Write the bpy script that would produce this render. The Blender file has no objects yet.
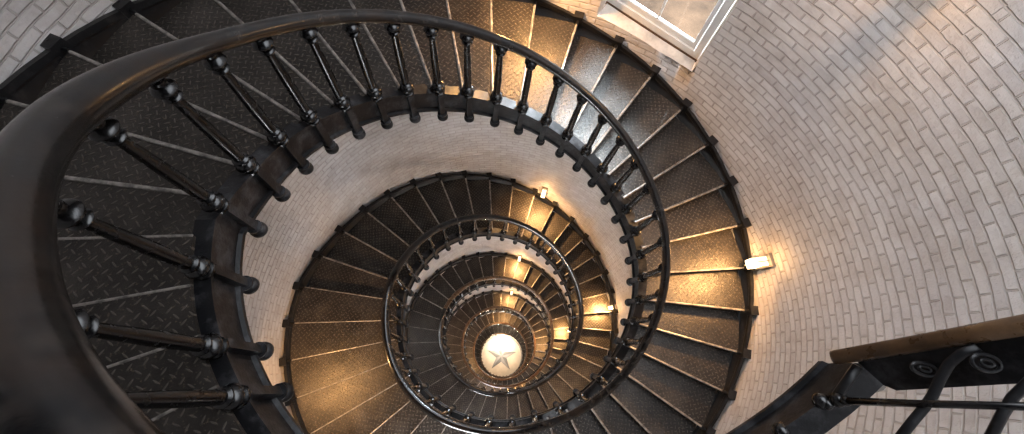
# Looking down the well of a round brick lighthouse tower with a cast-iron spiral stair.
import bpy, bmesh, math, random
import numpy as np
from mathutils import Vector, Matrix
random.seed(7)
sc=bpy.context.scene
C=sc.collection
PI=math.pi
FIT=dict(f=390.1231, cy=240.950461, cx=516.956062, w0=-0.297595, w1=0.100517, w2=0.390895, Cx=-0.232845, Cy=-0.436271, Cz=1.195586, th0=2.996479, kap=0.470357, kq=0.030555, A=4.680705, w=1.99823, Phi=6.475706)
F_ka=[-2.8, -2.45, -2.1, -1.75, -1.4, -1.05, -0.7, -0.35, 0.0, 0.35, 0.7, 1.05, 1.4, 1.75, 2.1, 2.45, 2.8, 3.15, 3.5, 3.85, 4.2, 4.55, 4.9, 5.25, 5.6, 5.95, 6.3, 6.65, 7.0, 7.35, 7.7, 8.05, 8.4, 8.75, 9.1, 9.45, 9.8, 10.15, 10.5, 10.85, 12.0, 13.0, 14.0, 15.0, 16.0, 17.0, 18.0, 19.0, 20.0, 21.0, 22.0, 23.0, 24.0, 25.0, 26.0, 27.0, 28.0, 29.0, 30.0, 31.0, 32.0, 33.0]
F_R=[1.016, 0.984, 0.933, 0.918, 0.927, 0.944, 0.958, 0.962, 0.975, 0.971, 1.01, 1.016, 1.012, 1.007, 0.994, 0.991, 0.987, 0.994, 0.973, 0.957, 0.948, 0.946, 0.953, 0.968, 0.998, 0.995, 0.971, 0.958, 0.979, 1.017, 1.038, 1.039, 1.033, 1.016, 0.994, 0.986, 0.961, 0.923, 0.887, 0.869, 0.946, 0.983, 1.031, 1.051, 1.008, 0.957, 0.951, 0.97, 0.987, 1.025, 0.962, 0.922, 0.923, 0.96, 0.986, 1.006, 1.001, 0.987, 0.967, 0.965, 0.979, 0.999]
F_O=[1.898, 1.888, 1.883, 1.882, 1.885, 1.888, 1.892, 1.897, 1.903, 1.935, 2.064, 2.057, 1.982, 1.893, 1.849, 1.839, 1.818, 1.804, 1.804, 1.774, 1.756, 1.775, 1.811, 1.852, 1.895, 1.929, 1.939, 1.876, 1.827, 1.817, 1.788, 1.737, 1.658, 1.575, 1.536, 1.527, 1.536, 1.548, 1.554, 1.561, 1.599, 1.59, 1.612, 1.587, 1.441, 1.421, 1.441, 1.468, 1.464, 1.43, 1.378, 1.35, 1.327, 1.323, 1.313, 1.274, 1.21, 1.157, 1.121, 1.104, 1.101, 1.084]
F_a=[-0.221, 0.031, 0.26, 0.452, 0.626, 0.79, 0.948, 1.104, 1.262, 1.42, 1.577, 1.736, 1.893, 2.049, 2.201, 2.352, 2.502, 2.653, 2.807, 2.963, 3.119, 3.273, 3.426, 3.578, 3.734, 3.899, 4.078, 4.275, 4.485, 4.699, 4.91, 5.111, 5.3, 5.475, 5.641, 5.801, 5.955, 6.107, 6.262, 6.421, 6.58, 6.742, 6.909, 7.08, 7.25, 7.417, 7.582, 7.747, 7.912, 8.077, 8.24, 8.402, 8.563, 8.723, 8.883, 9.043]
F_t=[0.333, 0.487, 0.64, 0.796, 0.952, 1.11, 1.269, 1.43, 1.912, 2.078, 2.247, 2.421, 2.595, 2.768, 2.941, 3.112, 3.283, 3.454, 3.624, 3.793, 3.963, 4.134]
F_s=[6.466, 6.64, 6.814, 6.986, 7.156, 7.324, 7.489, 7.654, 7.819, 7.986, 8.156, 8.329, 8.504, 8.68, 8.854, 9.026, 9.196, 9.364, 9.531]
F_jT=[2, 3, 4, 5, 6, 7, 8, 9, 12, 13, 14, 15, 16, 17, 18, 19, 20, 21, 22, 23, 24, 25]
F_m=[-0.0353, 0.4475, 0.0291, 1.0057]

S=1.75            # metres per well radius
ka=np.array(F_ka); Rk=np.array(F_R)*S; Ok=np.array(F_O)*S
Ok=np.where(ka>17.5,1.5*S,Ok)
TH0=FIT['th0']
def zA(a):
    s,w,P=FIT['A'],FIT['w'],FIT['Phi'];cov=c0=0.0
    for n in range(-2,8):
        cov=cov+np.clip(a-s-n*P,0,w);c0+=np.clip(0-s-n*P,0,w)
    m=a-(cov-c0);m2=np.clip(m,0,None)
    return -FIT['kap']*(m+FIT['kq']*m2*m2)*S
# smooth the radius tables with a dense, blurred resampling
_g=np.arange(-3.2,37,.05)
def _sm(V):
    v=np.interp(_g,ka,V);k=np.hanning(13);k/=k.sum();p=np.pad(v,6,mode='edge');return np.convolve(p,k,'valid')
_Rg=_sm(Rk);_Og=_sm(Ok)
def RR(a):return float(np.interp(a,_g,_Rg))
def OO(a):return float(np.interp(a,_g,_Og))
def zz(a):return max(float(zA(a)),-32.0)
def pt(a,r,z):
    t=TH0-a
    return Vector((r*math.cos(t),r*math.sin(t),z))
def rodr(w):
    w=np.array(w);t=np.linalg.norm(w);k=w/t;X=np.array([[0,-k[2],k[1]],[k[2],0,-k[0]],[-k[1],k[0],0]])
    return np.eye(3)+np.sin(t)*X+(1-np.cos(t))*X@X
RM=rodr([FIT['w0'],FIT['w1'],FIT['w2']]);CAM=Vector((FIT['Cx']*S,FIT['Cy']*S,FIT['Cz']*S))
def ray(x,y):
    d=np.array([(x-FIT['cx'])/FIT['f'],-(y-FIT['cy'])/FIT['f'],-1.0])@RM
    return Vector(d.tolist())
def at(x,y,depth):            # point at this depth along the ray through image pixel x, y
    return CAM+ray(x,y)*depth
ZF=-32.1
WE=190.0
# ------------------------------------------------------------------ helpers
def tag(o,label=None,cat=None,group=None,kind=None):
    if label:o['label']=label
    if cat:o['category']=cat
    if group:o['group']=group
    if kind:o['kind']=kind
    return o
def link_mesh(name,me,mat,parent=None,loc=None,smooth=False):
    o=bpy.data.objects.new(name,me)
    if mat and not me.materials: me.materials.append(mat)
    C.objects.link(o)
    if smooth and me.polygons:
        me.polygons.foreach_set('use_smooth',[True]*len(me.polygons))
    if loc is not None:o.location=loc
    if parent:
        o.parent=parent
        if loc is not None:o.location=Vector(loc)-parent.location
    return o
def mesh_obj(name,verts,faces,mat,parent=None,origin=None,smooth=False,uv=None):
    """one mesh object; verts are world positions, origin is where its object origin sits"""
    if origin is None:
        origin=Vector((0,0,0))
        for v in verts:origin+=Vector(v)
        origin/=len(verts)
    me=bpy.data.meshes.new(name)
    me.from_pydata([tuple(Vector(v)-origin) for v in verts],[],faces)
    if uv:
        l=me.uv_layers.new(name='UVMap')
        for p in me.polygons:
            for li in p.loop_indices:l.data[li].uv=uv[me.loops[li].vertex_index]
    me.update()
    o=link_mesh(name,me,mat,None,None,smooth)
    o.location=origin-(parent.location if parent else Vector((0,0,0)))
    if parent:o.parent=parent
    return o
def empty(name,loc):
    o=bpy.data.objects.new(name,None);o.location=loc;o.empty_display_size=.1;C.objects.link(o);return o
class MB:
    def __init__(s):s.v=[];s.f=[]
    def add(s,v,f):
        b=len(s.v);s.v+=[Vector(x) for x in v];s.f+=[tuple(i+b for i in q) for q in f]
    def box(s,c,ax,ay,az,hx,hy,hz):
        c=Vector(c);v=[c+ax*(hx*i)+ay*(hy*j)+az*(hz*k) for i in(-1,1) for j in(-1,1) for k in(-1,1)]
        s.add(v,[(0,1,3,2),(4,6,7,5),(0,4,5,1),(2,3,7,6),(0,2,6,4),(1,5,7,3)])
    def ring_strip(s,rings,closed=True,caps=True):
        n=len(rings[0]);v=[p for r in rings for p in r];f=[]
        for i in range(len(rings)-1):
            for k in range(n if closed else n-1):
                a=i*n+k;b=i*n+(k+1)%n;f.append((a,b,b+n,a+n))
        if caps and closed:
            f.append(tuple(range(n))[::-1]);f.append(tuple((len(rings)-1)*n+k for k in range(n)))
        s.add(v,f)
    def tube(s,pts,rad,n=8,flat=1.0,caps=True):
        pts=[Vector(p) for p in pts];m=len(pts);rings=[]
        if not hasattr(rad,'__len__'):rad=[rad]*m
        x=None
        for i,p in enumerate(pts):
            t=(pts[min(i+1,m-1)]-pts[max(i-1,0)]).normalized()
            if x is None:
                u=Vector((0,0,1)) if abs(t.z)<.9 else Vector((1,0,0))
                x=t.cross(u).normalized()
            else:
                x=(x-t*x.dot(t)).normalized()
            y=x.cross(t).normalized()
            rings.append([p+x*math.cos(2*PI*k/n)*rad[i]+y*math.sin(2*PI*k/n)*rad[i]*flat for k in range(n)])
        s.ring_strip(rings,True,caps)
    def sphere(s,c,r,n=10,m=7):
        c=Vector(c);rings=[]
        for j in range(m+1):
            ph=-PI/2+PI*j/m;rr=max(r*math.cos(ph),r*.02)
            rings.append([c+Vector((rr*math.cos(2*PI*k/n),rr*math.sin(2*PI*k/n),r*math.sin(ph))) for k in range(n)])
        s.ring_strip(rings)
    def lathe(s,prof,n=12):
        rings=[[Vector((r*math.cos(2*PI*k/n),r*math.sin(2*PI*k/n),z)) for k in range(n)] for r,z in prof]
        s.ring_strip(rings)
    def scale_r(s,k):
        s.v=[Vector((v.x*k,v.y*k,v.z)) for v in s.v]
    def mesh(s,name):
        me=bpy.data.meshes.new(name);me.from_pydata([tuple(v) for v in s.v],[],s.f)
        bm=bmesh.new();bm.from_mesh(me);bmesh.ops.recalc_face_normals(bm,faces=bm.faces);bm.to_mesh(me);bm.free();return me
    def obj(s,name,mat,parent=None,smooth=False,origin=None):
        if origin is None:
            origin=Vector((0,0,0))
            for v in s.v:origin+=v
            origin/=len(s.v)
        s.v=[v-origin for v in s.v];me=s.mesh(name)
        o=link_mesh(name,me,mat,None,None,smooth);o.location=origin-(parent.location if parent else Vector((0,0,0)))
        if parent:o.parent=parent
        return o
# ------------------------------------------------------------------ materials
def newmat(name):
    m=bpy.data.materials.new(name);m.use_nodes=True;nt=m.node_tree
    for n in list(nt.nodes):nt.nodes.remove(n)
    out=nt.nodes.new('ShaderNodeOutputMaterial');b=nt.nodes.new('ShaderNodeBsdfPrincipled');nt.links.new(b.outputs[0],out.inputs[0])
    return m,nt,b
def N(nt,t,**k):
    n=nt.nodes.new(t)
    for a,v in k.items():
        if a in n.inputs.keys() if hasattr(n,'inputs') else False:n.inputs[a].default_value=v
        else:setattr(n,a,v)
    return n
def lk(nt,a,b):nt.links.new(a,b)
def math_n(nt,op,a,b=None,clamp=False):
    n=nt.nodes.new('ShaderNodeMath');n.operation=op;n.use_clamp=clamp
    for i,v in enumerate((a,b)):
        if v is None:continue
        if isinstance(v,(int,float)):n.inputs[i].default_value=v
        else:nt.links.new(v,n.inputs[i])
    return n.outputs[0]
def ramp(nt,fac,stops):
    r=nt.nodes.new('ShaderNodeValToRGB');e=r.color_ramp.elements
    while len(e)<len(stops):e.new(.5)
    for i,(p,c) in enumerate(stops):e[i].position=p;e[i].color=(*c,1) if len(c)==3 else c
    nt.links.new(fac,r.inputs[0]);return r.outputs[0]
def noise(nt,vec,scale,detail=4,rough=.6):
    n=nt.nodes.new('ShaderNodeTexNoise');n.inputs['Scale'].default_value=scale;n.inputs['Detail'].default_value=detail;n.inputs['Roughness'].default_value=rough
    nt.links.new(vec,n.inputs['Vector']);return n.outputs[0]
def worldpos(nt):
    g=nt.nodes.new('ShaderNodeNewGeometry');return g.outputs['Position']
def iron(name,dark,worn,rough,amount=.62,bump=.3,metal=.3,scale=9,rusty=None,spec=.5):
    m,nt,b=newmat(name);P=worldpos(nt)
    n1=noise(nt,P,scale,6,.7);col=ramp(nt,n1,[(amount-.14,dark),(amount+.1,worn)])
    if rusty:
        n3=noise(nt,P,scale*.35,4,.6);mx=nt.nodes.new('ShaderNodeMix');mx.data_type='RGBA'
        f=ramp(nt,n3,[(.48,(0,0,0)),(.66,(1,1,1))]);lk(nt,f,mx.inputs[0]);lk(nt,col,mx.inputs[6]);mx.inputs[7].default_value=(*rusty,1);col=mx.outputs[2]
    lk(nt,col,b.inputs['Base Color'])
    r=math_n(nt,'MULTIPLY_ADD',noise(nt,P,scale*3,3),.3);r.node.inputs[2].default_value=rough-.15
    lk(nt,r,b.inputs['Roughness']);b.inputs['Metallic'].default_value=metal
    b.inputs['Specular IOR Level'].default_value=spec
    bp=nt.nodes.new('ShaderNodeBump');bp.inputs['Strength'].default_value=bump;bp.inputs['Distance'].default_value=.004
    lk(nt,noise(nt,P,60,4),bp.inputs['Height']);lk(nt,bp.outputs[0],b.inputs['Normal'])
    return m
M={}
M['iron']=iron('black painted cast iron',(.005,.005,.006),(.03,.028,.027),.40,.66,.3,.0,9,None,.3)
M['baluster']=iron('glossy black baluster iron',(.003,.003,.0035),(.012,.011,.011),.24,.7,.05,.0)
M['stringer']=iron('chipped black stringer iron',(.005,.005,.006),(.05,.05,.054),.42,.62,.45,.0,7,None,.28)
M['handrail']=iron('worn black handrail',(.004,.004,.0045),(.030,.025,.021),.20,.60,.08,.0,13,(.016,.010,.007))
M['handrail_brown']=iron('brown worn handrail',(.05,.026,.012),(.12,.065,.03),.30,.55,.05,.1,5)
M['nosing']=iron('worn tread edge',(.10,.092,.085),(.34,.31,.28),.36,.52,.3,.3,14)
M['frame_dark']=M['iron']
def tread_mat(name,base,speck,sc_=19.0):
    m,nt,b=newmat(name);P=worldpos(nt)
    uv=nt.nodes.new('ShaderNodeUVMap').outputs[0]
    vm=nt.nodes.new('ShaderNodeVectorMath');vm.operation='SCALE';vm.inputs['Scale'].default_value=sc_;lk(nt,uv,vm.inputs[0])
    mp=nt.nodes.new('ShaderNodeMapping');mp.inputs['Rotation'].default_value=(0,0,PI/4);lk(nt,vm.outputs[0],mp.inputs['Vector'])
    fl=nt.nodes.new('ShaderNodeVectorMath');fl.operation='FLOOR';lk(nt,mp.outputs[0],fl.inputs[0])
    fr=nt.nodes.new('ShaderNodeVectorMath');fr.operation='FRACTION';lk(nt,mp.outputs[0],fr.inputs[0])
    s1=nt.nodes.new('ShaderNodeSeparateXYZ');lk(nt,fl.outputs[0],s1.inputs[0])
    s2=nt.nodes.new('ShaderNodeSeparateXYZ');lk(nt,fr.outputs[0],s2.inputs[0])
    par=math_n(nt,'FLOORED_MODULO',math_n(nt,'ADD',s1.outputs[0],s1.outputs[1]),2.0)
    fx=math_n(nt,'SUBTRACT',s2.outputs[0],.5);fy=math_n(nt,'SUBTRACT',s2.outputs[1],.5)
    fx2=math_n(nt,'MULTIPLY',fx,fx);fy2=math_n(nt,'MULTIPLY',fy,fy)
    eA=math_n(nt,'ADD',math_n(nt,'MULTIPLY',fx2,5.2),math_n(nt,'MULTIPLY',fy2,90.0))
    eB=math_n(nt,'ADD',math_n(nt,'MULTIPLY',fx2,90.0),math_n(nt,'MULTIPLY',fy2,5.2))
    d=math_n(nt,'SUBTRACT',eB,eA);e=math_n(nt,'ADD',eA,math_n(nt,'MULTIPLY',d,par))
    mask=ramp(nt,e,[(.35,(1,1,1)),(.95,(0,0,0))])
    big=noise(nt,P,3.0,5,.65);fine=noise(nt,P,38,5,.75)
    c1=ramp(nt,big,[(.32,tuple(v*.55 for v in base)),(.5,base),(.68,tuple(min(1,v*1.9) for v in base))])
    wear=nt.nodes.new('ShaderNodeMix');wear.data_type='RGBA'
    fw=math_n(nt,'MULTIPLY',ramp(nt,fine,[(.57,(0,0,0)),(.66,(1,1,1))]),math_n(nt,'ADD',math_n(nt,'MULTIPLY',mask,.4),.5))
    lk(nt,fw,wear.inputs[0]);lk(nt,c1,wear.inputs[6]);wear.inputs[7].default_value=(*speck,1)
    wm=nt.nodes.new('ShaderNodeMix');wm.data_type='RGBA';lk(nt,math_n(nt,'MULTIPLY',mask,math_n(nt,'MULTIPLY',noise(nt,P,2.2,3),1.3)),wm.inputs[0]);lk(nt,wear.outputs[2],wm.inputs[6]);wm.inputs[7].default_value=(.15,.13,.11,1)
    lk(nt,wm.outputs[2],b.inputs['Base Color'])
    r=math_n(nt,'MULTIPLY_ADD',noise(nt,P,7,4),.35);r.node.inputs[2].default_value=.20
    lk(nt,r,b.inputs['Roughness']);b.inputs['Metallic'].default_value=.45
    h=math_n(nt,'ADD',math_n(nt,'MULTIPLY',mask,1.0),math_n(nt,'MULTIPLY',fine,.5))
    bp=nt.nodes.new('ShaderNodeBump');bp.inputs['Strength'].default_value=1.0;bp.inputs['Distance'].default_value=.009
    lk(nt,h,bp.inputs['Height']);lk(nt,bp.outputs[0],b.inputs['Normal'])
    return m
M['tread']=tread_mat('diamond plate iron tread',(.026,.022,.019),(.24,.185,.135))
M['riser']=M['iron']
def brick_mat():
    m,nt,b=newmat('whitewashed brick');uv=nt.nodes.new('ShaderNodeUVMap').outputs[0];P=worldpos(nt)
    # jitter the courses a little
    nz=nt.nodes.new('ShaderNodeTexNoise');nz.inputs['Scale'].default_value=3.2;nz.inputs['Detail'].default_value=2;lk(nt,uv,nz.inputs['Vector'])
    sub=nt.nodes.new('ShaderNodeVectorMath');sub.operation='SUBTRACT';lk(nt,nz.outputs['Color'],sub.inputs[0]);sub.inputs[1].default_value=(.5,.5,.5)
    scl=nt.nodes.new('ShaderNodeVectorMath');scl.operation='SCALE';scl.inputs['Scale'].default_value=.034;lk(nt,sub.outputs[0],scl.inputs[0])
    ad=nt.nodes.new('ShaderNodeVectorMath');ad.operation='ADD';lk(nt,uv,ad.inputs[0]);lk(nt,scl.outputs[0],ad.inputs[1])
    bt=nt.nodes.new('ShaderNodeTexBrick');bt.offset=.5;bt.inputs['Scale'].default_value=1;bt.inputs['Mortar Size'].default_value=.009;bt.inputs['Mortar Smooth'].default_value=.55
    bt.inputs['Brick Width'].default_value=.235;bt.inputs['Row Height'].default_value=.078;bt.inputs['Bias'].default_value=0
    bt.inputs['Color1'].default_value=(.51,.485,.475,1);bt.inputs['Color2'].default_value=(.59,.57,.56,1);bt.inputs['Mortar'].default_value=(.48,.445,.42,1)
    lk(nt,ad.outputs[0],bt.inputs['Vector'])
    n1=noise(nt,P,5,5,.65);n2=noise(nt,P,1.1,3,.5);n3=noise(nt,P,22,5,.7)
    mx=nt.nodes.new('ShaderNodeMix');mx.data_type='RGBA';mx.blend_type='MULTIPLY';mx.inputs[0].default_value=1
    lk(nt,bt.outputs['Color'],mx.inputs[6]);lk(nt,ramp(nt,n1,[(.28,(.82,.79,.77)),(.55,(1.0,1.0,1.0))]),mx.inputs[7])
    mx2=nt.nodes.new('ShaderNodeMix');mx2.data_type='RGBA';mx2.blend_type='MULTIPLY';mx2.inputs[0].default_value=1
    lk(nt,mx.outputs[2],mx2.inputs[6]);lk(nt,ramp(nt,n2,[(.35,(.93,.90,.87)),(.6,(1.0,1.0,1.02))]),mx2.inputs[7])
    lk(nt,mx2.outputs[2],b.inputs['Base Color']);b.inputs['Roughness'].default_value=.62
    h=math_n(nt,'SUBTRACT',math_n(nt,'ADD',math_n(nt,'MULTIPLY',n3,.5),math_n(nt,'MULTIPLY',n1,.7)),math_n(nt,'MULTIPLY',bt.outputs['Fac'],.5))
    # every brick stands a little differently proud of the wall
    sepc=nt.nodes.new('ShaderNodeSeparateColor');lk(nt,bt.outputs['Color'],sepc.inputs[0])
    h2=math_n(nt,'ADD',h,math_n(nt,'MULTIPLY',sepc.outputs[0],6.0))
    bp=nt.nodes.new('ShaderNodeBump');bp.inputs['Strength'].default_value=1.0;bp.inputs['Distance'].default_value=.022
    lk(nt,h2,bp.inputs['Height']);lk(nt,bp.outputs[0],b.inputs['Normal'])
    return m
M['brick']=brick_mat()
def plain(name,col,rough=.5,metal=0,var=.15,scale=8,bump=.0):
    m,nt,b=newmat(name);P=worldpos(nt);n=noise(nt,P,scale,5,.65)
    lk(nt,ramp(nt,n,[(.3,tuple(v*(1-var) for v in col)),(.7,tuple(min(1,v*(1+var*.5)) for v in col))]),b.inputs['Base Color'])
    b.inputs['Roughness'].default_value=rough;b.inputs['Metallic'].default_value=metal
    if bump:
        bp=nt.nodes.new('ShaderNodeBump');bp.inputs['Strength'].default_value=.6;bp.inputs['Distance'].default_value=bump;lk(nt,n,bp.inputs['Height']);lk(nt,bp.outputs[0],b.inputs['Normal'])
    return m
M['white_paint']=plain('white window paint',(.74,.72,.69),.4,0,.06)
M['sill']=plain('weathered whitewashed sill',(.62,.57,.52),.6,0,.42,4,.012)
M['rot']=plain('dark brown strip',(.09,.045,.02),.8,0,.5,20)  # dark brown for the thin strip behind the sill
M['marble']=plain('pale marble floor',(.66,.55,.44),.28,0,.16,1.6)
M['star']=plain('grey marble star',(.17,.16,.155),.25,0,.2,3)
M['star_light']=plain('lighter grey marble',(.27,.25,.24),.25,0,.15,3)
M['ground']=plain('sandy ground outside',(.20,.12,.07),.9,0,.9,.11)
M['lamp_metal']=plain('brushed lamp housing',(.22,.20,.18),.35,.6,.1)
def emit(name,col,st):
    m=bpy.data.materials.new(name);m.use_nodes=True;nt=m.node_tree
    for n in list(nt.nodes):nt.nodes.remove(n)
    out=nt.nodes.new('ShaderNodeOutputMaterial');e=nt.nodes.new('ShaderNodeEmission');e.inputs[0].default_value=(*col,1);e.inputs[1].default_value=st;lk(nt,e.outputs[0],out.inputs[0]);return m
M['glow']=emit('lit lamp glass',(1,.72,.38),6)
mg=bpy.data.materials.new('window glass');mg.use_nodes=True;nt=mg.node_tree
for n in list(nt.nodes):nt.nodes.remove(n)
_o=nt.nodes.new('ShaderNodeOutputMaterial');_t=nt.nodes.new('ShaderNodeBsdfTransparent');_t.inputs[0].default_value=(.93,.95,.95,1);_gl=nt.nodes.new('ShaderNodeBsdfGlossy');_gl.inputs['Roughness'].default_value=.03
_f=nt.nodes.new('ShaderNodeFresnel');_f.inputs[0].default_value=1.45;_m=nt.nodes.new('ShaderNodeMixShader')
lk(nt,_f.outputs[0],_m.inputs[0]);lk(nt,_t.outputs[0],_m.inputs[1]);lk(nt,_gl.outputs[0],_m.inputs[2]);lk(nt,_m.outputs[0],_o.inputs[0]);M['glass']=mg
# ------------------------------------------------------------------ tower wall
GAP=.045*S
def rwall(th,z):
    a0=(TH0-th)%(2*PI);a=a0+2*PI*np.arange(-1,6);zs=zA(a);r=np.interp(a,_g,_Og)+GAP
    return float(np.interp(-z,-zs,r))
def wp(az,z,extra=0.0):      # az in radians
    r=rwall(az,z)+extra;return Vector((r*math.cos(az),r*math.sin(az),z))
D2=PI/180
WINS=[(26.0,49.0,-1.62,-.05,'1'),(218.0,240.0,-4.6,-3.2,'2'),(218.0,240.0,-10.4,-9.0,'3'),(218.0,240.0,-16.4,-15.0,'4'),(28.0,48.0,-21.0,-19.6,'5'),(218.0,240.0,-26,-24.6,'6'),(282.0,304.0,-5.1,-3.7,'7'),(282.0,304.0,-10.8,-9.4,'8'),(150.0,172.0,-7.6,-6.4,'9'),(282.0,304.0,-17.5,-16.1,'10')]  # all but the first are unseen windows added to carry fill light
TOP=3.6
TILT=.20          # first window opening tilted to line up with its image coordinates
azs=sorted(set([round(v,3) for v in np.arange(0,360,2.5)]+[w[0] for w in WINS]+[w[1] for w in WINS]))
zs_=sorted(set([round(v,3) for v in np.arange(ZF,TOP+.01,.35)]+[w[2] for w in WINS]+[w[3] for w in WINS]+[TOP]))
V=[];UV=[];Fc=[]
na=len(azs)+1
for z in zs_:
    for az in azs+[360.0]:
        zc=z+(az-37.5)/23*TILT if (abs(z+1.62)<.001 or abs(z+.05)<.001) and 26<=az<=49 else z
        V.append(wp(az*D2,zc));UV.append((az*D2*3.3,zc))
for j in range(len(zs_)-1):
    for i in range(na-1):
        a0=azs[i];a1=(azs+[360.0])[i+1];z0,z1=zs_[j],zs_[j+1]
        if any(w[0]-.01<=a0 and a1<=w[1]+.01 and w[2]-.01<=z0 and z1<=w[3]+.01 for w in WINS):continue
        Fc.append((j*na+i,(j+1)*na+i,(j+1)*na+i+1,j*na+i+1))
o=mesh_obj('wall_round',V,Fc,M['brick'],origin=Vector((0,0,0)),smooth=True,uv=UV)
tag(o,'white painted brick wall curving round the inside of the tower','wall',kind='structure')
# unseen panel added to shade the left half, open above the right
m=MB();ri=[];n=28;zt=TOP-.05
for k in range(n+1):
    t=(84+ (284-84)*k/n)*D2
    ri.append(t)
top_=[Vector((0,0,zt))]+[wp(t,zt,-.01) for t in ri];kk=len(top_)
m.add(top_+[p+Vector((0,0,.12)) for p in top_],[tuple(range(kk))[::-1],tuple(range(kk,2*kk))]+[(i,(i+1)%kk,(i+1)%kk+kk,i+kk) for i in range(kk)])
o=m.obj('shade_panel',M['iron']);tag(o,'dark panel added unseen above the camera, shading the left half of the tower','shade_panel',kind='structure')
# windows
def window(az0,az1,z0,z1,num):
    A0,A1=az0*D2,az1*D2;mid=(A0+A1)/2;dep=.27
    TL=TILT if num=='1' else 0
    cl,cr=wp(A1,z0+TL/2),wp(A0,z0-TL/2)             # seen from inside: left and right corner of the opening
    tang=(cr-cl);W=tang.length;tang.normalize();out=Vector((math.cos(mid),math.sin(mid),0));up=Vector((0,0,1))
    base=(cl+cr)/2;base.z=z0;H=z1-z0
    # masonry opening: sill, two jambs, head
    sill=MB();n=8
    fr=[wp(A1+(A0-A1)*i/n,z0+TL*(.5-i/n)) for i in range(n+1)]
    bk=[base+out*dep+tang*(W*.94*(i/n-.5))+up*.05 for i in range(n+1)]
    sill.ring_strip([[fr[i],bk[i],bk[i]-up*.25,fr[i]-up*.15+out*.02] for i in range(n+1)])
    s=sill.obj('trim_%s'%num,M['sill'])
    tag(s,'worn whitewashed stone sill sloping in below '+('the upper window' if num=='1' else 'unseen added window %s'%num),'window sill',kind='structure')
    r=empty('window_'+num,base+out*dep)
    tag(r,'white painted sash window in the brick wall'+(' at the top of the view' if num=='1' else ', added unseen lower down the tower to bring in fill light'),'window',kind='structure')
    rv=MB()
    for sg in (-1,1):
        corner=[wp(A1 if sg<0 else A0,z-sg*TL/2) for z in (z0-.02,z1)]
        back=[base+out*(dep+.12)+tang*(W*.5*sg)+up*h for h in(-.02,H)]
        th=tang*(.04*sg)
        rv.add([corner[0],corner[1],back[1],back[0],corner[0]+th,corner[1]+th,back[1]+th,back[0]+th],[(0,1,2,3),(4,7,6,5),(0,4,5,1),(3,2,6,7),(1,5,6,2),(0,3,7,4)])
    hp=[wp(A1,z1+TL/2),wp(A0,z1-TL/2),base+out*(dep+.12)+tang*W*.5+up*H,base+out*(dep+.12)-tang*W*.5+up*H]
    rv.add(hp+[p+up*.06 for p in hp],[(0,1,2,3),(4,7,6,5),(0,4,5,1),(1,5,6,2),(2,6,7,3),(3,7,4,0)])
    rv.obj('reveal',M['sill'],r)
    fb=MB();w2=W/2-.01
    def bar(c0,c1,wid,thk,y=0.0):
        d=(c1-c0);L=d.length;d.normalize();sd=d.cross(out).normalized();fb.box((c0+c1)/2+out*y,d,sd,out,L/2,wid/2,thk/2)
    b0=base+out*dep
    P=lambda x,h:b0+tang*x+up*h
    for x in(-w2+.045,w2-.045):bar(P(x,0.02),P(x,H),.09,.10)
    bar(P(-w2,.075),P(w2,.075),.10,.10);bar(P(-w2,H-.05),P(w2,H-.05),.09,.10)
    fb.obj('window_frame',M['white_paint'],r)
    fb=MB();bar(P(-w2,.035)-out*.058,P(w2,.035)-out*.058,.03,.02);fb.obj('brown_strip',M['rot'],r)  # thin dark brown strip along the back of the sill
    fb=MB()
    for x in(-w2+.12,w2-.12):bar(P(x,.12),P(x,H-.1),.05,.05)
    bar(P(-w2+.1,.155),P(w2-.1,.155),.07,.05);bar(P(-w2+.1,H-.12),P(w2-.1,H-.12),.05,.05)
    bar(P(0,.12),P(0,H-.1),.028,.04);bar(P(-w2+.1,H*.5),P(w2-.1,H*.5),.05,.05)
    fb.obj('sash',M['white_paint'],r)
    gb=MB();gb.box(P(0,H/2),tang,up,out,w2-.1,H/2-.1,.003);gb.obj('window_pane',M['glass'],r)
for w in WINS:
    window(*w)
    if w[4]=='1':
        l=bpy.data.lights.new('daylight_fill','AREA');l.shape='RECTANGLE';l.size=1.6;l.size_y=1.2;l.energy=3200;l.color=(.80,.90,1.0)  # area light added outside this window for the sky's light on the treads
        lo=bpy.data.objects.new('daylight_fill',l);C.objects.link(lo);A=37.5*D2;lo.location=wp(A,.9,1.5);tg=wp(60*D2,-1.6,-.9)
        lo.rotation_euler=(lo.location-tg).to_track_quat('Z','Y').to_euler();continue
    # daylight added as fill by area lights at the unseen windows
    l=bpy.data.lights.new('daylight_fill','AREA');l.shape='RECTANGLE';l.size=1.0;l.size_y=1.2;l.energy=WE;l.color=(.93,.96,1.0)
    lo=bpy.data.objects.new('daylight_fill',l);C.objects.link(lo);mz=(w[2]+w[3])/2;A=(w[0]+w[1])/2*D2;p=wp(A,mz,.2);lo.location=p
    lo.rotation_euler=(Vector((math.cos(A),math.sin(A),.15))).to_track_quat('Z','Y').to_euler()
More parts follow.
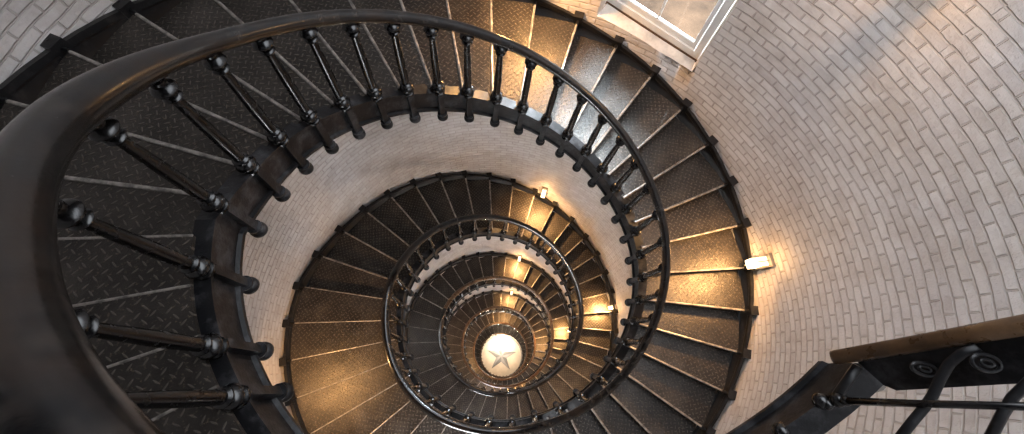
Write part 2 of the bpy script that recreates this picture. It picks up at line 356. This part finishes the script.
# floor disc with a star, and the ground outside
fl=MB();rF=3.0;fl.lathe([(0.01,0),(rF,0),(rF,-.12),(0.01,-.12)],48)
o=fl.obj('floor',M['marble'],origin=Vector((0,0,0)));o.location=(0,0,ZF);tag(o,'pale round marble floor at the foot of the stair well','floor',kind='structure')
def floorhit(x,y):
    d=ray(x,y);t=(ZF+.02-CAM.z)/d.z;return CAM+d*t
sc_=floorhit(501.5,356);arms=[floorhit(*p) for p in ((501.5,339.5),(516,352),(509,370.5),(493,367),(485,351.5))]
sroot=empty('floor_star',sc_);tag(sroot,'grey five pointed star inlaid in the pale floor far below','floor inlay')
Ravg=sum((p-sc_).length for p in arms)/5;ang0=math.atan2(arms[1].y-sc_.y,arms[1].x-sc_.x)
dk=MB();lt=MB()
for k in range(5):
    t=ang0+k*2*PI/5;tip=sc_+Vector((Ravg*math.cos(t),Ravg*math.sin(t),0));rI=Ravg*.36
    a=sc_+Vector((rI*math.cos(t-PI/5),rI*math.sin(t-PI/5),0));b=sc_+Vector((rI*math.cos(t+PI/5),rI*math.sin(t+PI/5),0));dz=Vector((0,0,-.03))
    dk.add([sc_,tip,b,sc_+dz,tip+dz,b+dz],[(0,1,2),(3,5,4),(0,3,4,1),(1,4,5,2),(2,5,3,0)])
    lt.add([sc_,a,tip,sc_+dz,a+dz,tip+dz],[(0,1,2),(3,5,4),(0,3,4,1),(1,4,5,2),(2,5,3,0)])
dk.obj('dark_facet',M['star'],sroot);lt.obj('pale_facet',M['star_light'],sroot)
rg=MB();rr=Ravg*1.28
rg.ring_strip([[sc_+Vector((r*math.cos(k*PI/24),r*math.sin(k*PI/24),h)) for k in range(48)] for r,h in((rr,-.005),(rr,.004),(rr+.05,.004),(rr+.05,-.005),(rr,-.005))],True,False)
rg.obj('border_ring',M['star_light'],sroot)
g=MB();g.box((0,0,ZF-.4),Vector((1,0,0)),Vector((0,1,0)),Vector((0,0,1)),160,160,.1);o=g.obj('ground',M['ground']);tag(o,'brown sandy ground outside the tower window','ground',kind='structure')
# ------------------------------------------------------------------ sections of stair
SK=F_m[0];H=F_m[1]*S;LEAN=F_m[2];DZ=.03*S
jT=F_jT;ts=list(F_t)
i2=jT.index(2);tr=ts[i2:]                 # nosing angles from tread 2 on
js=jT[i2:]
full=list(np.interp(range(2,26),js,tr))
gap=F_s[0]-full[-1];n=round(gap/.1705);mid=[full[-1]+gap*k/n for k in range(1,n)]
before=[full[0]-.158*k for k in range(1,14)][::-1]
before=[b for b in before if b>-1.95]
last=F_s[-1];END=36.0;m_=int((END-last)/.1683);after=[last+.1683*k for k in range(1,m_+1)]
TR=before+full+mid+list(F_s)+after
bal=list(F_a);bb=[bal[0]-.165*k for k in range(1,13)][::-1];bb=[b for b in bb if b>-1.9]
ba=[bal[-1]+.1615*k for k in range(1,170)];ba=[b for b in ba if b<END-.02]
BL=bb+bal+ba
Aq,wq,Pq=FIT['A'],FIT['w'],FIT['Phi']
secs=[]
for n in range(-1,6):
    s0=Aq+n*Pq;secs.append(('landing',s0,s0+wq,n+1));secs.append(('flight',s0+wq,s0+Pq,n+1))
secs=[(k,max(u,-2.0),min(v,END) if v<32 else END,n) for k,u,v,n in secs if u<32 and v>-2]
ORD=['uppermost','second','third','fourth','fifth','lowest','last']
LFL=['nearest flight of black diamond plate treads, sweeping over the top and right of the view',
 'second flight down, its lamplit treads seen inside the first loop of handrail',
 'third flight down, small brown lamplit treads inside the second loop of handrail',
 'fourth flight down, narrow ring of treads inside the third loop of handrail',
 'lowest flight, tiny ring of treads just round the pale floor','bottom flight']
LLD=['nearest landing of diamond plate panels at the left edge',
 'landing one loop down, flat panels at the lower left lit by a hidden lamp',
 'landing two loops down with narrow brown panels below the middle',
 'landing three loops down, beside the small inner loop',
 'landing four loops down, just above the pale floor','lowest landing at the floor']
LRF=['black railing of the nearest flight, its thick handrail arching across the top and right',
 'railing of the second flight down, a dark handrail loop round the middle of the well',
 'brown railing of the third flight down, inside the second handrail loop',
 'small railing of the fourth flight down, inside the third handrail loop',
 'tiny railing of the lowest flight, next to the pale floor','railing of the bottom flight']
LRL=['thick black railing of the nearest landing, cut off by the left edge',
 'railing of the landing one loop down, seen end on above the lower edge',
 'brown railing of the landing two loops down, below the middle',
 'small railing of the landing three loops down, left of the floor star',
 'tiny railing of the landing four loops down, ringing the floor','railing of the lowest landing']
def seclab(kind,n,rail):
    L=(LRF if kind=='flight' else LRL) if rail else (LFL if kind=='flight' else LLD)
    return L[min(n,5)]
def radial(a):t=TH0-a;return Vector((math.cos(t),math.sin(t),0))
def stringer_mesh(u,v,rf,prof,dz=0.0):
    m=MB();n=max(3,int((v-u)/.06));rings=[]
    for i in range(n+1):
        a=u+(v-u)*i/n;r=rf(a);z=zz(a)+dz
        rings.append([pt(a,r+x,z+y) for x,y in prof])
    m.ring_strip(rings);return m
IN_PROF=[(-.030,.0),(-.030,-.022),(-.006,-.03),(-.004,-.24),(-.026,-.25),(-.026,-.275),(.055,-.275),(.055,-.25),(.02,-.24),(.018,-.03),(.08,-.022),(.08,.0)]
OUT_PROF=[(-.012,.03),(-.012,-.02),(-.004,-.04),(-.004,-.20),(-.03,-.21),(-.03,-.23),(.03,-.23),(.03,-.21),(.012,-.20),(.012,-.04),(.028,-.02),(.028,.03)]
def tread_piece(j,kind,root,idx):
    a=TR[j];up_=TR[j-1] if j>0 else a-.158
    zt=zz(a)+DZ
    ov=.10 if kind=='flight' else .0      # the plate runs a little under the nosing above
    u=up_-(a-up_)*ov
    n=6;V=[];F=[];UVs=[]
    r0=lambda x:RR(x)+.035
    r1=lambda x:OO(x)-.06
    cols=[]
    for i in range(n+1):
        al=a+(u-a)*i/n
        ai=al+SK
        pin=pt(ai,r0(al),zt);pout=pt(al,r1(al),zt)
        cols.append((pin,pout))
    ex=(cols[0][1]-cols[0][0]).normalized();ey=Vector((0,0,1)).cross(ex)
    th=Vector((0,0,-.022));mseg=4
    for pin,pout in cols:
        for k in range(mseg+1):
            p=pin+(pout-pin)*(k/mseg);V.append(p)
    nb=len(V)
    V+= [p+th for p in V]
    w=mseg+1
    for i in range(n):
        for k in range(mseg):
            q=(i*w+k,i*w+k+1,(i+1)*w+k+1,(i+1)*w+k);F.append(q);F.append(tuple(x+nb for x in q[::-1]))
    for i in range(n):
        for k in(0,mseg):
            q=(i*w+k,(i+1)*w+k,(i+1)*w+k+nb,i*w+k+nb);F.append(q)
    for k in range(mseg):
        for i in(0,n):
            F.append((i*w+k,i*w+k+1,i*w+k+1+nb,i*w+k+nb))
    o0=cols[0][0]
    UVs=[((p-o0).dot(ex)+j*.37,(p-o0).dot(ey)) for p in V]
    nm='tread' if kind=='flight' else 'landing_plate'
    t=mesh_obj(nm,V,F,M['tread'],root,smooth=False,uv=UVs)
    # worn front edge
    e=MB()
    pi_,po=cols[0]
    rr=.014 if kind=='flight' else .0075
    d=(po-pi_)
    e.tube([pi_+Vector((0,0,rr*.2)),pi_+d*.5+Vector((0,0,rr*.2)),po+Vector((0,0,rr*.2))],rr,8,.75)
    ob=e.obj('nosing',M['nosing'],None)
    ob.parent=t;ob.location=ob.location-t.location-root.location
    # rod from the nosing through the outer stringer, ending in a block
    b=MB();ra=radial(a);tn=Vector((0,0,1)).cross(ra)
    b.tube([po-ra*.02,pt(a,OO(a)+.045,zt-.004)],.02,8)
    b.box(pt(a,OO(a)+.030,zt+.004),ra,tn,Vector((0,0,1)),.050,.058,.052)
    b.box(pt(a,OO(a)-.035,zt-.06),ra,tn,Vector((0,0,1)),.025,.012,.05)
    b.sphere(pt(a,OO(a)+.05,zt+.02),.04,8,5)
    b.obj('tie_rod',M['iron'],root)
    if kind=='flight' and j+1<len(TR):
        zb=zz(TR[j+1])+DZ-.03
        rv=MB();A=pi_+Vector((0,0,-.02));B=po+Vector((0,0,-.02))
        # riser set back under the nosing
        back=(cols[1][0]-cols[0][0])*.12;back2=(cols[1][1]-cols[0][1])*.12
        A=A+back;B=B+back2
        dn=Vector((0,0,zb-A.z));tk=(cols[1][1]-cols[0][1]).normalized()*.012
        v=[A,B,B+dn,A+dn];rv.add(v+[x+tk for x in v],[(0,1,2,3),(4,7,6,5),(0,4,5,1),(1,5,6,2),(2,6,7,3),(3,7,4,0)])
        rv.obj('riser',M['riser'],root)
# handrail path: follows the stringer, and sweeps up at the end of the nearest landing
def zr(a):                    # the handrail eases over the slope changes
    return float(np.mean(zA(np.linspace(a-.12,a+.12,9))))
def rail_base(a):return pt(a+LEAN,RR(a),(zr(a) if a>.6 else zz(a))+H)
def rail_r0(a):return .042+.006*max(0,min(1,(1.6-a)/1.0))+.014*max(0,min(1,(a-2.5)/3.0))
SWEEP=[(.60,192,49,1.12,.052),(.45,146,66,.98,.062),(.28,86,98,.83,.073),(.12,38,138,.70,.074),(0,8,190,.58,.076),(-.1,-2,250,.49,.080),(-.2,0,320,.43,.084),(-.3,22,385,.37,.087),(-.4,62,455,.33,.089),(-.55,140,535,.31,.09),(-.7,250,600,.31,.09)]
_ra=[-.7,-.55,-.4,-.3,-.2,-.1,0,.12,.28,.45,.60]+[round(v,3) for v in np.arange(.8,36.6,.05)]
_rp=[at(x,y,d*S) for a,x,y,d,r in SWEEP[::-1]]+[rail_base(a) for a in _ra[11:]]
_rr=[r for a,x,y,d,r in SWEEP[::-1]]+[rail_r0(a) for a in _ra[11:]]
_fa=np.arange(-.7,36.5,.025);_fp=np.array([[np.interp(t,_ra,[p[k] for p in _rp]) for k in range(3)] for t in _fa]);_fr=np.interp(_fa,_ra,_rr)
_k=np.hanning(17);_k/=_k.sum()
_pd=np.pad(_fp,((8,8),(0,0)),mode='edge');_fr=np.convolve(np.pad(_fr,8,mode='edge'),_k,'valid');_fp=np.stack([np.convolve(_pd[:,k],_k,'valid') for k in range(3)],1)
def rail_pt(a):return Vector([float(np.interp(a,_fa,_fp[:,k])) for k in range(3)])
def rail_r(a):return float(np.interp(a,_fa,_fr))
# baluster meshes (local z from stringer top up to the handrail)
REF=H-.03
def bal_mesh(n,m2):
    b=MB()
    b.lathe([(.020,0),(.036,.004),(.036,.02),(.026,.028),(.026,.034),(.036,.045),(.041,.062),(.036,.08),(.024,.092),(.024,.10),(.031,.108),(.031,.118),(.021,.128),
             (.0225,.30),(.0205,.45),(.0165,REF-.12),(.0165,REF-.105)],n)
    return (b.scale_r(1.6),b.mesh('baluster'))[1]
def knob_mesh(n,m2):
    b=MB();h=REF
    b.lathe([(.0165,h-.112),(.026,h-.106),(.030,h-.096),(.026,h-.086),(.018,h-.08),(.020,h-.072),(.034,h-.06),(.039,h-.044),(.034,h-.028),(.022,h-.016),(.024,h+.006)],n);b.scale_r(1.6);return b.mesh('top_knob')
def pend_mesh(n,m2):
    b=MB();x,y,z=Vector((1,0,0)),Vector((0,1,0)),Vector((0,0,1))
    b.box((-.030,0,-.145),x,y,z,.026,.026,.147)
    prof=[(.014,-.372),(.038,-.368),(.054,-.346),(.054,-.324),(.038,-.306),(.030,-.302),(.046,-.294),(.048,-.280),(.028,-.275)]
    rings=[[Vector((-.032+r*math.cos(2*PI*k/n),r*math.sin(2*PI*k/n),zz_)) for k in range(n)] for r,zz_ in prof];b.ring_strip(rings);return b.mesh('pendant')
LOD={}
for key,n in(('hi',20),('mid',10),('lo',6)):
    ms=[bal_mesh(n,0),knob_mesh(n,0),pend_mesh(n,0)]
    for me,mt in zip(ms,(M['baluster'],M['baluster'],M['stringer'])):
        me.materials.append(mt);me.polygons.foreach_set('use_smooth',[True]*len(me.polygons))
        if key!='lo':
            me.set_sharp_from_angle(angle=.9) if hasattr(me,'set_sharp_from_angle') else None
    LOD[key]=ms
def put_baluster(a,root):
    base=pt(a,RR(a),zz(a)-.002);top=rail_base(a)+Vector((0,0,-rail_r0(a)*.6))
    d=top-base;L=d.length;z=d.normalized();x=radial(a);y=z.cross(x).normalized();x=y.cross(z).normalized()
    key='hi' if a<4 else('mid' if a<9.5 else 'lo')
    mt=Matrix((x,y,z)).transposed().to_4x4();sz=L/(REF+.006)
    mt=Matrix.Translation(base-root.location)@mt@Matrix.Diagonal((1,1,sz,1))
    me=LOD[key]
    o=bpy.data.objects.new('baluster',me[0]);C.objects.link(o);o.parent=root;o.matrix_local=mt
    for nm,mm in(('top_knob',me[1]),('pendant',me[2])):
        c=bpy.data.objects.new(nm,mm);C.objects.link(c);c.parent=o
    if a<.9:
        m=MB();m.tube([top,top+(rail_pt(a)-top)*.9],.028,12);m.obj('neck',M['baluster'],root,smooth=True)
for kind,u,v,n in secs:
    if v-u<.1:continue
    mida=(u+v)/2
    root=empty('stair_flight' if kind=='flight' else 'stair_landing',pt(mida,RR(mida),zz(v)-.3))
    tag(root,seclab(kind,n,False),'staircase' if kind=='flight' else 'landing','flights of the spiral stair' if kind=='flight' else 'landings of the spiral stair')
    uu=-2.36 if (kind=='landing' and n==0) else u
    stringer_mesh(uu,v,RR,IN_PROF).obj('inner_stringer',M['stringer'],root)
    stringer_mesh(u,v,OO,OUT_PROF,DZ).obj('outer_stringer',M['iron'],root)
    for j,a in enumerate(TR):
        if u<=a<v:tread_piece(j,kind,root,j)
    rt=empty('stair_railing',pt(mida,RR(mida),zz(v)))
    tag(rt,seclab(kind,n,True),'railing','railings of the spiral stair')
    hr=MB();k=max(4,int((v-u)/.04))
    if kind=='landing' and n==0:
        al=list(np.arange(-.7,v,.03))+[v]
        hr.tube([rail_pt(a) for a in al],[rail_r(a) for a in al],28,1.0,caps=False);hr.f.append(tuple(range(28))[::-1])
    else:
        al=[u+(v-u)*i/k for i in range(k+1)]
        hr.tube([rail_pt(a) for a in al],[rail_r(a) for a in al],28 if n<2 else 12,1.0,caps=False)
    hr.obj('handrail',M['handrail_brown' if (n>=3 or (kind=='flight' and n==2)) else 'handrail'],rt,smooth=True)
    for a in BL:
        if max(u,-.45)<=a<v:put_baluster(a,rt)
# ------------------------------------------------------------------ railing end at lower right
dE=S
root=empty('landing_newel',at(836,357,.95*dE));tag(root,'black iron end post with pierced side plate and worn brown tube at the lower right','railing end')
b=MB();b.tube([at(833,357.5,.953*dE),at(838,357,.945*dE),at(900,346.5,.84*dE),at(960,336,.745*dE),at(1100,312,.58*dE)],[.028,.030,.030,.030,.030],16);b.obj('post_tube',M['handrail_brown'],root,smooth=True)
def quadplate(name,px,thk,mat,par):
    P=[at(x,y,d*dE) for x,y,d in px];nrm=(P[1]-P[0]).cross(P[-1]-P[0]).normalized()*thk
    m=MB();k=len(P);m.add(P+[p+nrm for p in P],[tuple(range(k)),tuple(range(k,2*k))[::-1]]+[(i,(i+1)%k,(i+1)%k+k,i+k) for i in range(k)]);return m.obj(name,mat,par)
quadplate('side_plate',[(858,360,.93),(885,384,.89),(898,389.5,.87),(1090,378,.62),(1090,322,.60),(960,342,.76)],.012,M['stringer'],root)
def ellring(cx,cy,rx,ry,rot,dep,rad):
    m=MB();pts=[]
    for k in range(25):
        t=2*PI*k/24;x=rx*math.cos(t);y=ry*math.sin(t)
        pts.append(at(cx+x*math.cos(rot)-y*math.sin(rot),cy+x*math.sin(rot)+y*math.cos(rot),dep*dE))
    m.tube(pts,rad,6);return m
for cx,cy,rx,ry,dp in((924,369,13,6,.795),(986,363,15,8,.70)):
    m=ellring(cx,cy,rx,ry,.28,dp,.006);m2=ellring(cx+1,cy,rx*.45,ry*.4,.28,dp,.005);m.add(m2.v,m2.f);m.obj('ring_ornament',M['iron'],root)
for pl in ([(978,347,.715),(962,353,.73),(949,364,.74),(940,379,.75),(933,395,.755),(924,408,.76),(913,421,.765),(898,440,.77)],[(1050,360,.63),(1030,381,.645),(1013,397,.66),(1003,413,.665),(990,438,.67)]):
    m=MB();m.tube([at(x,y,d*dE) for x,y,d in pl],.0165,8,.7);m.obj('curved_band',M['iron'],root,smooth=True)
# small braces between post and stringer
m=MB();m.tube([at(858,366,.92*dE),at(846,383,.93*dE),at(834,400,.94*dE)],.02,8);m.obj('brace',M['iron'],root,smooth=True)
bl=quadplate('bracket_plate',[(868,372,.93),(880,367,.92),(893,378,.92),(884,390,.93),(872,394,.94)],.05,M['lamp_metal'],root)  # small bracket plate; its lit look is put into the paler metal
root2=empty('slim_baluster',at(822,402,.95*dE));tag(root2,'slim black baluster with ball knobs, at lower right','baluster')
m=MB();d0=at(848,401,.90*dE);m.tube([d0,at(930,404,.745*dE),at(1090,408,.59*dE)],[.015,.0125,.012],10);m.obj('shaft',M['baluster'],root2,smooth=True)
for x,y,dp,r in((821,401,.95,.034),(827,404,.94,.026),(838,400,.925,.03),(846,401,.905,.021)):
    m=MB();m.sphere(at(x,y,dp*dE),r,12,8);m.obj('knob',M['baluster'],root2,smooth=True)
m=MB();m.sphere(at(781,431,.985*dE),.036,12,8);root3=m.obj('stringer_knob',M['baluster'],smooth=True);tag(root3,'round black iron knob on the landing edge at the bottom right','knob')
# ------------------------------------------------------------------ lamps
def lampfix(az,z,label,power,vis=True,col=(1,.53,.19)):
    q_=1.0 if z>-4 else .75
    A=az*D2;p=wp(A,z);inn=-Vector((math.cos(A),math.sin(A),0));tn=Vector((-math.sin(A),math.cos(A),0));up=Vector((0,0,1))
    r=empty('wall_lamp',p);tag(r,label,'wall lamp','lamps round the tower wall')
    m=MB();m.box(p+inn*.02,inn,tn,up,.02,.085*q_,.11*q_);m.obj('housing',M['lamp_metal'],r)
    m=MB();m.box(p+inn*(.03+.12*q_),inn,tn,up,.10*q_,.055*q_,.06*q_);m.obj('lamp_glass',M['glow'],r)
    for sg in(-1,1):
        m=MB();m.box(p+inn*(.03+.12*q_)+up*(.068*sg*q_),inn,tn,up,.115*q_,.008,.006);m.box(p+inn*.08*q_+tn*(.066*sg*q_),inn,tn,up,.065*q_,.010,.075*q_);m.obj('lamp_cage',M['lamp_metal'],r)
    k_=(.50 if z>-4 else .48 if z>-9 else .50)*power
    l=bpy.data.lights.new('lamp_light','POINT');l.energy=k_*.35;l.color=col;l.shadow_soft_size=.05
    lo=bpy.data.objects.new('lamp_light',l);C.objects.link(lo);lo.parent=r;lo.location=inn*.20+up*.15
    l=bpy.data.lights.new('lamp_light','SPOT');l.energy=k_*15;l.color=col;l.shadow_soft_size=.06;l.spot_size=math.radians(150);l.spot_blend=.8
    lo=bpy.data.objects.new('lamp_light',l);C.objects.link(lo);lo.parent=r;lo.location=inn*.34+up*.42
    lo.rotation_euler=(-(inn*.55-up)).to_track_quat('Z','Y').to_euler()
LAMPS=[(-16.4,-2.48,'lit square wall lamp beside the treads at the right, largest of the lamps',34),
 (50.5,-5.78,'small lit lamp above the second flight, over the middle of the view',34),
 (-12.4,-7.35,'small lit lamp right of the second handrail loop',34),
 (7.0,.32,'lamp just above the frame throwing a warm patch on the upper right brick',8),
 (180,-3.35,'lamp hidden at the left wall lighting the lower left panels',24),
 (61,-1.0,'lamp hidden above the nearest flight at the top',44),
 (-62,-4.6,'lamp hidden below the lower edge lighting the bottom right treads',34),
 (56,-11.1,'tiny lit lamp above the third flight down',40),(-14,-12.8,'tiny lamp right of the third handrail loop',40),(-75,-9.6,'lamp hidden under the railing below the middle of the view',46),
 (180,-9.8,'lamp hidden on the left wall two loops down',34),(58,-17,'lamp above the fourth flight down',46),(-20,-18.3,'lamp right of the fourth flight down',46),(-90,-15,'lamp hidden below the third handrail loop',46),
 (60,-23,'lamp on the wall near the lowest flight',50),(-60,-21.5,'lamp hidden on the lower wall',50),(180,-20,'lamp hidden left near the lowest landing',50)]
for az,z,lb,pw in LAMPS:lampfix(az,z,lb,pw)
# glowing bulb on a stem, added for the bright glare on the floor
pf=floorhit(501.3,344)+Vector((0,0,.45))
r=empty('floor_bulb',pf);tag(r,'bright bulb added just above the star for the glare on the floor','lamp')
m=MB();m.sphere(pf,.09,12,8);m.obj('bulb',emit('bright bulb',(1,.9,.72),12),r)
m=MB();m.tube([pf+Vector((0,0,-.08)),pf+Vector((0,0,-.44))],.02,8);m.obj('stem',M['lamp_metal'],r)
l=bpy.data.lights.new('bulb_light','POINT');l.energy=420;l.color=(1,.84,.62);l.shadow_soft_size=.15
lo=bpy.data.objects.new('bulb_light',l);C.objects.link(lo);lo.parent=r;lo.location=(0,0,.35)
# ------------------------------------------------------------------ daylight
w=bpy.data.worlds.new('sky');sc.world=w;w.use_nodes=True;bg=w.node_tree.nodes['Background'];bg.inputs[0].default_value=(.88,.93,1.0,1);bg.inputs[1].default_value=6.0
# ------------------------------------------------------------------ camera
cd=bpy.data.cameras.new('camera');co=bpy.data.objects.new('camera',cd);C.objects.link(co)
cd.sensor_fit='HORIZONTAL';cd.sensor_width=36;cd.lens=FIT['f']/1024*36
cd.shift_x=(512-FIT['cx'])/1024;cd.shift_y=(FIT['cy']-217)/1024;cd.clip_start=.02;cd.clip_end=500
mt=Matrix([list(r) for r in RM.T]).to_4x4();mt.translation=CAM;co.matrix_world=mt
sc.camera=co
sc.view_settings.view_transform='Standard';sc.view_settings.look='None';sc.view_settings.gamma=1;sc.view_settings.use_curve_mapping=False;sc.view_settings.exposure=0.0
sc.cycles.use_denoising=True;sc.cycles.max_bounces=8
